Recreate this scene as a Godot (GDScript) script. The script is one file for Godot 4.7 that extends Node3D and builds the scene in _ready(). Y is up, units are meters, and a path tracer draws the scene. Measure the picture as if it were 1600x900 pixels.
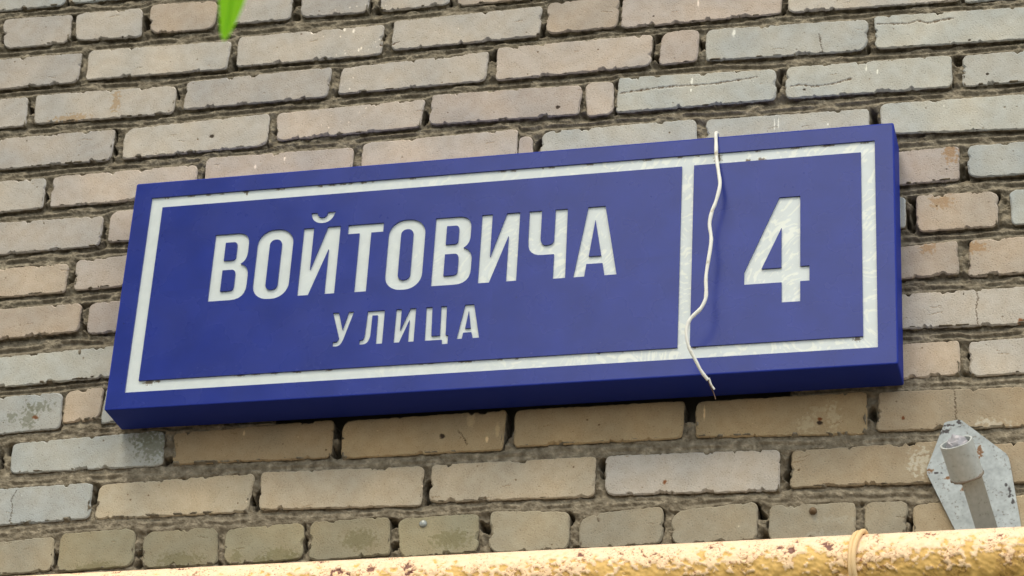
extends Node3D
# Brick wall with a street sign, a gas pipe and a flag holder. Lengths in millimetres are measured on the wall from the sign's centre.

const Y0 := 3.42          # height of the sign's centre above the ground
const SIGN_Z := 0.0737    # the sign's front above the brick faces
const COURSES := {
	1: [
		["E", -928, 603, -802, 599, -798, 542, -918, 542],
		["E", -791, 598, -672, 595, -666, 538, -786, 543],
		["T", -656, 601, -536, 595, -536, 540, -651, 543],
		["E", -522, 597, -402, 593, -403, 546, -519, 547],
		["E", -385, 592, -266, 586, -268, 545, -383, 547],
		["E", -245, 583, -126, 580, -129, 546, -245, 544],
	],
	2: [
		["E", -1035, 521, -771, 516, -770, 458, -1036, 459],
		["E", -756, 518, -502, 510, -504, 456, -754, 461],
		["E", -488, 517, -236, 515, -237, 458, -487, 459],
		["E", -218, 519, 31, 521, 27, 465, -219, 464],
		["T", 41, 527, 159, 525, 155, 468, 41, 468],
		["P", 165, 524, 420, 520, 419, 466, 164, 465],
		["E", 434, 520, 700, 515, 698, 459, 432, 465],
		["G", 710, 515, 961, 508, 958, 456, 706, 456],
	],
	3: [
		["E", -1128, 439, -857, 436, -853, 379, -1122, 380],
		["E", -841, 438, -590, 432, -589, 379, -838, 382],
		["E", -570, 437, -319, 440, -323, 384, -571, 384],
		["E", -301, 437, -55, 444, -57, 389, -303, 387],
		["P", -38, 447, 214, 446, 213, 389, -38, 387],
		["P", 232, 448, 289, 449, 287, 390, 227, 388],
		["G", 302, 448, 556, 439, 552, 382, 302, 390],
		["G", 567, 442, 816, 434, 813, 377, 568, 383],
	],
	4: [
		["E", -959, 357, -689, 357, -689, 298, -954, 297],
		["E", -669, 354, -419, 361, -418, 301, -667, 298],
		["P", -405, 360, -156, 362, -160, 311, -400, 308],
		["P", -142, 368, 104, 363, 100, 309, -144, 313],
		["P", 110, 365, 154, 364, 155, 305, 115, 304],
		["G", 164, 370, 411, 360, 412, 305, 161, 307],
		["G", 430, 362, 681, 358, 681, 302, 428, 306],
		["G", 700, 357, 944, 355, 941, 301, 698, 302],
	],
	5: [
		["E", -1055, 271, -799, 272, -797, 216, -1049, 205],
		["P", -786, 274, -534, 274, -532, 215, -783, 217],
		["P", -518, 285, -269, 282, -268, 225, -516, 223],
		["P", -252, 288, 2, 290, 3, 231, -251, 232],
		["P", 7, 276, 27, 275, 29, 229, 7, 229],
		["G", 43, 282, 288, 282, 289, 221, 42, 221],
		["G", 305, 279, 554, 276, 555, 217, 307, 217],
		["G", 574, 281, 823, 277, 822, 216, 574, 228],
	],
	6: [
		["E", -944, 194, -686, 191, -686, 136, -940, 132],
		["P", -673, 197, -424, 201, -424, 144, -671, 141],
		["P", 445, 191, 688, 197, 687, 139, 445, 135],
		["B", 703, 193, 942, 194, 941, 135, 702, 140],
	],
	7: [
		["T", -990, 104, -735, 107, -735, 55, -988, 52],
		["P", -720, 111, -475, 117, -474, 62, -719, 57],
		["B", 368, 104, 607, 114, 606, 62, 370, 54],
		["T", 624, 115, 743, 113, 740, 54, 625, 54],
		["B", 761, 112, 1001, 110, 998, 51, 763, 55],
	],
	8: [
		["T", -957, 28, -701, 30, -699, -20, -952, -28],
		["P", -685, 29, -440, 33, -437, -22, -683, -25],
		["T", 445, 21, 681, 33, 682, -21, 446, -28],
		["T", 701, 32, 937, 33, 936, -27, 696, -27],
	],
	9: [
		["G", -871, -59, -616, -49, -614, -102, -868, -111],
		["E", 586, -50, 811, -50, 810, -110, 585, -105],
	],
	10: [
		["B", -837, -129, -709, -128, -706, -189, -832, -194],
		["T", -704, -126, -642, -121, -643, -175, -702, -179],
		["B", -635, -124, -380, -117, -378, -177, -638, -184],
		["T", 460, -133, 679, -130, 679, -184, 464, -189],
		["E", 695, -134, 930, -131, 930, -187, 692, -188],
	],
	11: [
		["E", -1064, -220, -804, -212, -800, -262, -1059, -273],
		["B", -780, -211, -530, -203, -527, -261, -778, -261],
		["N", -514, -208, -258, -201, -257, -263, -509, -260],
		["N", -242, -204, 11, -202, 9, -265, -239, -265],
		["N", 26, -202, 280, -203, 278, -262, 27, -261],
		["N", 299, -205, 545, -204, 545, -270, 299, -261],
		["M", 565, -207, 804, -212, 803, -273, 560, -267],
	],
	12: [
		["B", -903, -289, -638, -285, -635, -343, -897, -351],
		["W", -625, -288, -375, -283, -381, -345, -625, -345],
		["W", -362, -284, -109, -287, -109, -349, -360, -344],
		["W", -95, -286, 151, -286, 151, -348, -96, -344],
		["E", 168, -286, 421, -290, 420, -353, 168, -347],
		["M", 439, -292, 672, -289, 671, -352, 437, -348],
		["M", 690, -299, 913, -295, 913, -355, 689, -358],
	],
	13: [
		["D", -812, -379, -688, -372, -683, -426, -806, -431],
		["O", -676, -368, -557, -364, -553, -425, -673, -429],
		["O", -541, -371, -425, -368, -419, -427, -537, -429],
		["O", -411, -373, -289, -368, -285, -425, -406, -430],
		["O", -276, -368, -157, -366, -151, -425, -275, -430],
		["O", -142, -369, -21, -367, -18, -426, -133, -430],
		["D", -1, -365, 116, -371, 117, -429, 0, -429],
		["D", 131, -377, 253, -368, 253, -425, 133, -429],
		["D", 268, -378, 389, -369, 389, -426, 267, -429],
		["D", 409, -376, 527, -376, 528, -428, 406, -429],
		["D", 543, -377, 602, -378, 596, -428, 542, -429],
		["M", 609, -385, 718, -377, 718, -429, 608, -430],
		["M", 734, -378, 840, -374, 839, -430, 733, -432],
	],
}
const TINTS := {
	"E": Color(0.985, 0.945, 0.875), "P": Color(0.995, 0.930, 0.855), "T": Color(0.995, 0.915, 0.805), "G": Color(0.965, 0.958, 0.900),
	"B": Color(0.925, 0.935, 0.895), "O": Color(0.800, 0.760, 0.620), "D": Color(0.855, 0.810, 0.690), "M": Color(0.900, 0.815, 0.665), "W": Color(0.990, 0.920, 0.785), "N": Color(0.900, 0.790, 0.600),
}

var rng := RandomNumberGenerator.new()
var M := {}
var tint_mats := {}
var courses := {}        # course number -> bricks as [tint, Vector2 TL, TR, BR, BL] in metres on the wall


func fnl(s: int, freq: float, kind := FastNoiseLite.TYPE_SIMPLEX_SMOOTH, oct := 3) -> FastNoiseLite:
	var n := FastNoiseLite.new()
	n.seed = s
	n.frequency = freq
	n.noise_type = kind
	n.fractal_type = FastNoiseLite.FRACTAL_FBM if oct > 1 else FastNoiseLite.FRACTAL_NONE
	n.fractal_octaves = oct
	return n


func tag(o: Node, label: String, category: String, group := "", kind := "") -> void:
	if label: o.set_meta("label", label)
	if category: o.set_meta("category", category)
	if group: o.set_meta("group", group)
	if kind: o.set_meta("kind", kind)


func base(called: String, at := Vector3.ZERO) -> Node3D:
	var o := Node3D.new()
	o.name = called
	add_child(o, true)
	o.position = at
	return o


func put(called: String, mesh: Mesh, mat: Material, parent: Node) -> MeshInstance3D:
	var o := MeshInstance3D.new()
	o.name = called
	o.mesh = mesh
	o.material_override = mat
	parent.add_child(o, true)
	return o


func mat(c: Color, rough := 0.8, metal := 0.0) -> StandardMaterial3D:
	var m := StandardMaterial3D.new()
	m.albedo_color = c
	m.roughness = rough
	m.metallic = metal
	return m


func new_st() -> SurfaceTool:
	var st := SurfaceTool.new()
	st.begin(Mesh.PRIMITIVE_TRIANGLES)
	return st


func quad(st: SurfaceTool, a: Vector3, b: Vector3, c: Vector3, d: Vector3) -> void:   # clockwise from the front
	for p in [a, b, c, a, c, d]:
		st.add_vertex(p)


func noise_tex(n: FastNoiseLite, size: int, ramp: Gradient = null) -> NoiseTexture2D:
	var t := NoiseTexture2D.new()
	t.noise = n
	t.width = size
	t.height = size
	t.seamless = true
	t.generate_mipmaps = false
	if ramp: t.color_ramp = ramp
	return t


func ramp(pts: Array) -> Gradient:
	var g := Gradient.new()
	var o := PackedFloat32Array()
	var c := PackedColorArray()
	for p in pts:
		o.append(p[0])
		c.append(p[1])
	g.offsets = o
	g.colors = c
	return g


# ---------------------------------------------------------------- textures in wall coordinates
const TX0 := -1.06
const TY1 := 0.70
const TW := 2.048
const TH := 1.28
const TPX := 1000.0       # pixels a metre
var face_img: Image
var face_bump: Image


func blot(img: Image, x: float, y: float, rx: float, ry: float, c: Color, a: float, n: FastNoiseLite, rag := 0.6) -> void:
	var cx := int((x * 0.001 - TX0) * TPX)
	var cy := int((TY1 - y * 0.001) * TPX)
	var w := int(rx * 1.8) + 2
	var h := int(ry * 1.8) + 2
	for j in range(cy - h, cy + h + 1):
		for i in range(cx - w, cx + w + 1):
			if i < 0 or j < 0 or i >= img.get_width() or j >= img.get_height():
				continue
			var d := sqrt(pow((i - cx) / rx, 2) + pow((j - cy) / ry, 2)) + rag * n.get_noise_2d(i * 1.0, j * 1.0)
			if d < 1.0:
				img.set_pixel(i, j, img.get_pixel(i, j).lerp(c, a * clampf((1.0 - d) * 2.5, 0.0, 1.0)))


func stroke(img: Image, pts: Array, width: float, c: Color, a: float, n: FastNoiseLite) -> void:
	for k in pts.size() - 1:
		var p := Vector2(pts[k][0], pts[k][1])
		var q := Vector2(pts[k + 1][0], pts[k + 1][1])
		var steps := int(p.distance_to(q) / 0.7) + 1
		for s in steps:
			var r := p.lerp(q, float(s) / steps)
			r += Vector2(n.get_noise_2d(r.x * 3.0, r.y * 3.0 + 50.0), n.get_noise_2d(r.x * 3.0 + 90.0, r.y * 3.0)) * 1.6
			var wd := maxf(0.75, width * (0.9 + 0.9 * n.get_noise_2d(r.x * 0.7, r.y * 0.7 - 300.0)))
			if wd > 0.3:
				blot(img, r.x, r.y, wd, wd, c, a * 0.7, n, 0.0)


func make_face_maps() -> void:
	var w := int(TW * TPX)
	var h := int(TH * TPX)
	var fine := fnl(11, 0.33, FastNoiseLite.TYPE_SIMPLEX, 2).get_image(w, h)
	var midn := fnl(12, 0.035, FastNoiseLite.TYPE_SIMPLEX_SMOOTH, 3).get_image(w, h)
	var big := fnl(13, 0.008, FastNoiseLite.TYPE_SIMPLEX_SMOOTH, 2).get_image(w, h)
	var streak_n := fnl(14, 0.02, FastNoiseLite.TYPE_SIMPLEX_SMOOTH, 3)
	var a := fine.get_data()
	var b := midn.get_data()
	var c := big.get_data()
	var out := PackedByteArray()
	out.resize(w * h * 3)
	var bump := PackedByteArray()
	bump.resize(w * h)
	var n := w * h
	for i in n:
		var f := a[i] / 255.0 - 0.5
		var m := b[i] / 255.0 - 0.5
		var g := c[i] / 255.0 - 0.5
		var v := 0.715 + 0.075 * f + 0.065 * m + 0.055 * g
		var pit := 0.0
		if f < -0.37 and m < 0.15:
			pit = 1.0
			v -= 0.08
		elif f > 0.40 and g > -0.1:
			v += 0.05
		var wm := 0.030 * g - 0.02 * m
		out[i * 3] = clampi(int(255.0 * (v + wm)), 0, 255)
		out[i * 3 + 1] = clampi(int(255.0 * v), 0, 255)
		out[i * 3 + 2] = clampi(int(255.0 * (v - wm * 1.3)), 0, 255)
		bump[i] = clampi(int(140.0 + 46.0 * f + 60.0 * m - 60.0 * pit), 0, 255)
	face_img = Image.create_from_data(w, h, false, Image.FORMAT_RGB8, out)
	face_bump = Image.create_from_data(w, h, false, Image.FORMAT_L8, bump)
	var rn := fnl(15, 0.11, FastNoiseLite.TYPE_SIMPLEX, 3)
	var white := Color(1, 1, 1)
	# white paint splashes and drips
	for p in [[-361, 512, 2.2, 4.5], [-304, 512, 2.2, 4.5], [-288, 508, 2.6, 5.0], [-276, 469, 1.6, 4.5], [-272, 472, 1.6, 4.0], [-340, 502, 1.5, 1.5], [-310, 499, 1.5, 1.5], [-254, 356, 1.2, 1.6], [-285, 394, 1.6, 1.8], [-281, 415, 1.2, 1.5], [-299, 556, 1.6, 1.8], [-287, 557, 1.4, 1.8], [345, 436, 3.2, 7.5], [280, 351, 2.2, 7.0], [279, 335, 2.0, 3.5], [287, 499, 1.6, 8.0], [552, 347, 1.3, 7.0], [569, 340, 1.2, 5.0], [492, 253, 2.0, 2.0], [-384, 271, 2.2, 4.5], [-433, 261, 2.2, 5.5], [-109, -319, 2.4, 2.0], [-400, -215, 2.2, 5.0], [410, 262, 1.2, 12.0], [416, 262, 1.2, 12.0], [310, -225, 1.6, 16.0], [0, -235, 4.0, 14.0], [-15, -247, 3.0, 7.0], [-42, -212, 7.0, 16.0]]:
		blot(face_img, p[0], p[1], p[2], p[3], white, 0.85 if p[2] < 3.5 else 0.35, rn, 0.35)
	for k in 150:
		var r := rng.randf_range(0.5, 1.3)
		var x := rng.randf_range(-330, -220) if k < 45 else rng.randf_range(-900, 780)
		var y := rng.randf_range(320, 560) if k < 45 else rng.randf_range(-420, 600)
		blot(face_img, x, y, r, r * rng.randf_range(1, 1.8), white, 0.75, rn, 0.2)
	# pale smears of paint and lime, and stains
	for p in [[622, -318, 16, 20, 0.8], [612, -326, 9, 12, 0.6], [724, -268, 22, 9, 0.7], [710, -262, 10, 6, 0.7], [745, -275, 9, 5, 0.6], [460, -249, 14, 12, 0.5], [497, -238, 9, 22, 0.55], [480, -228, 20, 5, 0.4], [655, -430, 18, 7, 0.6], [430, -270, 26, 6, 0.4], [768, -430, 8, 20, 0.7], [500, -400, 24, 6, 0.25], [480, -424, 20, 8, 0.25]]:
		blot(face_img, p[0], p[1], p[2], p[3], Color(0.86, 0.92, 1.0), p[4] * 0.85, rn, 1.1)
	for p in [[-322, -419, 26, 16], [-350, -427, 16, 10], [-390, -422, 10, 18], [-300, -424, 12, 10], [-200, -400, 30, 18], [-60, -405, 34, 16], [-480, -420, 40, 14], [-610, -425, 40, 10]]:
		blot(face_img, p[0], p[1], p[2], p[3], Color(0.47, 0.47, 0.35), 0.38, rn, 0.55)
	for p in [[-545, -226, 30, 26], [-560, -214, 26, 14], [-760, -168, 14, 20], [-745, -150, 22, 9], [-790, -165, 10, 8]]:
		blot(face_img, p[0], p[1], p[2], p[3], Color(0.47, 0.47, 0.40), 0.6, rn, 0.9)
	for p in [[-695, 410, 9, 22, 0.45], [676, 188, 12, 20, 0.6], [-772, 385, 34, 9, 0.5], [660, 102, 18, 12, 0.4], [705, 20, 20, 10, 0.5], [640, 24, 12, 10, 0.45], [-520, 572, 12, 14, 0.3], [-590, 110, 12, 12, 0.25]]:
		blot(face_img, p[0], p[1], p[2], p[3], Color(0.62, 0.50, 0.34), p[4], rn, 0.8)
	for p in [[255, -331, 3, 4], [597, -249, 2.5, 3], [768, -106, 7, 5], [-749, -168, 6, 4], [478, -243, 4, 3], [500, 590, 4, 2]]:
		blot(face_img, p[0], p[1], p[2], p[3], Color(0.46, 0.26, 0.12), 0.9, rn, 0.4)
	# pits
	for p in [[66, 324, 4.0], [215, 481, 2.2], [456, 318, 2.4], [735, 319, 2.6], [710, 382, 2.4], [669, 157, 2.0], [-85, -238, 5.0], [-515, 326, 5.0], [525, 372, 1.8], [-700, 540, 2.0], [28, 466, 4.5], [478, -249, 5.0]]:
		blot(face_img, p[0], p[1], p[2], p[2] * 0.8, Color(0.17, 0.13, 0.08), 0.9, rn, 0.4)
		blot(face_bump, p[0], p[1], p[2], p[2] * 0.8, Color(0, 0, 0), 1.0, rn, 0.3)
	for k in 420:
		var x := rng.randf_range(-940, 800)
		var y := rng.randf_range(-430, 620)
		var r := rng.randf_range(0.6, 1.7)
		blot(face_img, x, y, r, r, Color(0.32, 0.25, 0.16), rng.randf_range(0.3, 0.9), rn, 0.4)
		blot(face_bump, x, y, r, r, Color(0.1, 0.1, 0.1), 0.9, rn, 0.4)
	# scratches and chipped flakes on the faces
	for k in 170:
		var x := rng.randf_range(-940, 800)
		var y := rng.randf_range(-430, 620)
		var l := rng.randf_range(4, 20)
		var q := rng.randf_range(-0.25, 0.25)
		stroke(face_bump, [[x, y], [x + l, y + l * q]], 0.9, Color(0.12, 0.12, 0.12), 0.9, rn)
		stroke(face_img, [[x, y], [x + l, y + l * q]], 0.6, Color(0.48, 0.40, 0.30), 0.5, rn)
	# cracks
	for s in [[[706, -50], [709, -63], [705, -79], [707, -107]], [[-761, -291], [-768, -306], [-764, -322], [-765, -345]], [[671, -213], [672, -241], [672, -259]], [[480, 420], [482, 405], [485, 385]], [[-60, -232], [-52, -240], [-44, -256]]]:
		stroke(face_img, s, 0.8, Color(0.22, 0.17, 0.11), 0.8, rn)
		stroke(face_bump, s, 1.3, Color(0, 0, 0), 1.0, rn)
	for s in [[[165, 341], [226, 345], [259, 345], [310, 343], [330, 344], [385, 349]], [[570, 427], [619, 423], [632, 427], [648, 421], [687, 426]], [[435, 326], [450, 328], [473, 322], [499, 324], [529, 331]], [[-840, 126], [-760, 128]], [[-240, 475], [-222, 472], [-206, 478]]]:
		stroke(face_img, s, 1.1, Color(0.30, 0.23, 0.16), 0.75, rn)
		stroke(face_bump, s, 1.9, Color(0, 0, 0), 1.0, rn)


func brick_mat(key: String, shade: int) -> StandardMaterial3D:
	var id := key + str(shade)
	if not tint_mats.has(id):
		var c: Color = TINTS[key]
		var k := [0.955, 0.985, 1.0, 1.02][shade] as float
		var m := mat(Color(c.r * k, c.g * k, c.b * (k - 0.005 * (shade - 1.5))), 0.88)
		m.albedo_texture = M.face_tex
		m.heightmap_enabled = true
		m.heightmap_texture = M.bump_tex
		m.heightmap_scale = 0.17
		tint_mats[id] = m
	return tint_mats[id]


# ---------------------------------------------------------------- the wall
var edge_n := fnl(21, 90.0, FastNoiseLite.TYPE_SIMPLEX, 3)
var chip_n := fnl(22, 22.0, FastNoiseLite.TYPE_SIMPLEX, 2)
var bev_n := fnl(23, 45.0, FastNoiseLite.TYPE_SIMPLEX, 2)


func brick_mesh(q: Array, proud: float, rounding: float) -> ArrayMesh:
	var o: Array[Vector2] = []
	var starts := []
	var ends := []
	for k in 4:
		var p: Vector2 = q[k]
		var prev: Vector2 = q[(k + 3) % 4]
		var nxt: Vector2 = q[(k + 1) % 4]
		var r := rng.randf_range(0.004, 0.012) * rounding
		if rng.randf() < 0.14: r *= 1.6
		starts.append(p + (prev - p).normalized() * minf(r * rng.randf_range(0.8, 1.3), p.distance_to(prev) * 0.45))
		ends.append(p + (nxt - p).normalized() * minf(r * rng.randf_range(0.8, 1.3), p.distance_to(nxt) * 0.45))
	for k in 4:
		var p: Vector2 = q[k]
		var a: Vector2 = starts[k]
		var b: Vector2 = ends[k]
		var far: Vector2 = starts[(k + 1) % 4]
		var arc := maxi(3, int(a.distance_to(b) / 0.002))
		for s in arc:
			var t := float(s) / arc
			o.append(a.lerp(p, t).lerp(p.lerp(b, t), t))
		var steps := maxi(1, int(b.distance_to(far) / 0.0025))
		for s in steps:
			o.append(b.lerp(far, float(s) / steps))
	var n := o.size()
	var nrm: Array[Vector2] = []
	for i in n:
		var d := (o[(i + 3) % n] - o[(i + n - 3) % n]).normalized()
		nrm.append(Vector2(d.y, -d.x))          # inwards, the outline running clockwise
	var rings: Array = [[], [], [], [], []]
	var tilt := Vector2(rng.randf_range(-0.006, 0.006), rng.randf_range(-0.012, 0.012))
	var mid: Vector2 = (q[0] + q[1] + q[2] + q[3]) * 0.25
	for i in n:
		var p := o[i]
		var e := edge_n.get_noise_2d(p.x, p.y) * 0.0007 + bev_n.get_noise_2d(p.x * 0.5, p.y * 0.5) * 0.0005 - 0.0013
		var ch := smooth(0.40, 0.50, chip_n.get_noise_2d(p.x, p.y) + 0.22 * bev_n.get_noise_2d(p.x * 0.12 + 5.0, p.y * 0.4)) * (0.0036 + 0.0034 * edge_n.get_noise_2d(p.x + 1.0, p.y))
		for cn in q:
			ch *= smooth(0.008, 0.024, p.distance_to(cn))
		var bv := maxf(0.0, bev_n.get_noise_2d(p.x, p.y))
		var inward := nrm[i]
		var z := proud + (p - mid).dot(tilt)
		var p0 := p + inward * (e + ch * 0.55)
		var p1 := p0 + inward * (0.0006 + bv * 0.0009 + ch * 0.15)
		var p2 := p0 + inward * (0.0017 + bv * 0.0016 + ch * 0.40 + 0.0006 * edge_n.get_noise_2d(p.x + 3.0, p.y))
		rings[0].append(Vector3(p0.x, p0.y, -0.045))
		rings[1].append(Vector3(p0.x, p0.y, z - 0.0020 - bv * 0.0015 - ch * 0.5))
		rings[2].append(Vector3(p1.x, p1.y, z - 0.0010 - bv * 0.0008 - ch * 0.2))
		rings[3].append(Vector3(p2.x, p2.y, proud + (p2 - mid).dot(tilt)))
	var st := new_st()
	st.set_smooth_group(0)
	for k in [1, 2]:
		for i in n:
			var j := (i + 1) % n
			for v in [rings[k][i], rings[k][j], rings[k + 1][j], rings[k][i], rings[k + 1][j], rings[k + 1][i]]:
				st.set_uv(Vector2((v.x - TX0) / TW, (TY1 - v.y) / TH))
				st.add_vertex(v)
	# the sides in the joint, coated with mortar
	var sd := new_st()
	sd.set_smooth_group(0)
	for i in n:
		var j := (i + 1) % n
		quad(sd, rings[0][i], rings[0][j], rings[1][j], rings[1][i])
	sd.generate_normals()
	st.set_smooth_group(2)
	var high: float = (q[0].y + q[1].y - q[2].y - q[3].y) * 0.25
	var reach := maxf((q[1].x + q[2].x - q[0].x - q[3].x) * 0.25 - high, 0.001)
	var lean: float = (q[1].y + q[2].y - q[0].y - q[3].y) / maxf(q[1].x + q[2].x - q[0].x - q[3].x, 0.001)
	var spine := []
	for i in n:
		var mx := clampf(rings[3][i].x - mid.x, -reach, reach)
		var sp := Vector2(mid.x + mx, mid.y + mx * lean)
		spine.append(Vector3(sp.x, sp.y, proud + (sp - mid).dot(tilt)))
	for i in n:
		var j := (i + 1) % n
		var corners := [rings[3][i], rings[3][j], spine[j], rings[3][i], spine[j], spine[i]]
		if spine[i].is_equal_approx(spine[j]):
			corners = [rings[3][i], rings[3][j], spine[j]]
		for v in corners:
			st.set_uv(Vector2((v.x - TX0) / TW, (TY1 - v.y) / TH))
			st.add_vertex(v)
	st.generate_normals()
	var mesh := st.commit()
	sd.commit(mesh)
	return mesh


func gather_courses() -> void:
	for k in COURSES:
		var row := []
		for b in COURSES[k]:
			row.append([b[0], Vector2(b[1], b[2]) * 0.001, Vector2(b[3], b[4]) * 0.001, Vector2(b[5], b[6]) * 0.001, Vector2(b[7], b[8]) * 0.001])
		courses[k] = row
	var keys := "EEPPGTEB"
	for k in range(-1, 17):
		var row: Array = courses.get(k, [])
		var header := k == 13 or k == 1 or k == -1
		var top := 0.598 - 0.0808 * (k - 1)
		var bot := top - 0.0575
		if row.is_empty():
			row.append(["E", Vector2(-0.11 * (absi(k) % 2) - 0.02, top), Vector2(0.22 - 0.11 * (absi(k) % 2), top), Vector2(0.22 - 0.11 * (absi(k) % 2), bot), Vector2(-0.11 * (absi(k) % 2) - 0.02, bot)])
		while row[0][1].x > -1.30:
			var x1: float = minf(row[0][1].x, row[0][4].x) - 0.013
			var l := 0.12 if header else 0.249
			row.push_front([keys[rng.randi() % 8], Vector2(x1 - l, top + rng.randf_range(-0.002, 0.002)), Vector2(x1, top), Vector2(x1, bot), Vector2(x1 - l, bot + rng.randf_range(-0.002, 0.002))])
		while row[-1][2].x < 1.30:
			var x0: float = maxf(row[-1][2].x, row[-1][3].x) + 0.013
			var l := 0.12 if header else 0.249
			row.push_back([keys[rng.randi() % 8], Vector2(x0, top), Vector2(x0 + l, top + rng.randf_range(-0.002, 0.002)), Vector2(x0 + l, bot + rng.randf_range(-0.002, 0.002)), Vector2(x0, bot)])
		courses[k] = row


func build_wall() -> void:
	gather_courses()
	var wall := base("brick_wall", Vector3(0, Y0, 0))
	tag(wall, "old beige and grey brick wall with rough recessed mortar joints", "wall")
	for k in courses:
		for b in courses[k]:
			var q: Array = [b[1], b[2], b[3], b[4]]
			var rounding := 1.5 if k == 13 or k == 1 else 1.0
			var key: String = b[0]
			var mesh := brick_mesh(q, rng.randf_range(-0.0018, 0.0016), rounding)
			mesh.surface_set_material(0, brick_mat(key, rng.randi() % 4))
			mesh.surface_set_material(1, M.mortar)
			put("brick", mesh, null, wall)
	put("mortar", mortar_mesh(), M.mortar, wall).set_meta("kind", "stuff")
	var core := BoxMesh.new()
	core.size = Vector3(9.0, 6.5, 0.30)
	put("wall_core", core, M.core, wall).position = Vector3(0, -0.17, -0.19)


func smooth(a: float, b: float, x: float) -> float:
	var t := clampf((x - a) / (b - a), 0.0, 1.0)
	return t * t * (3.0 - 2.0 * t)


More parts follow.
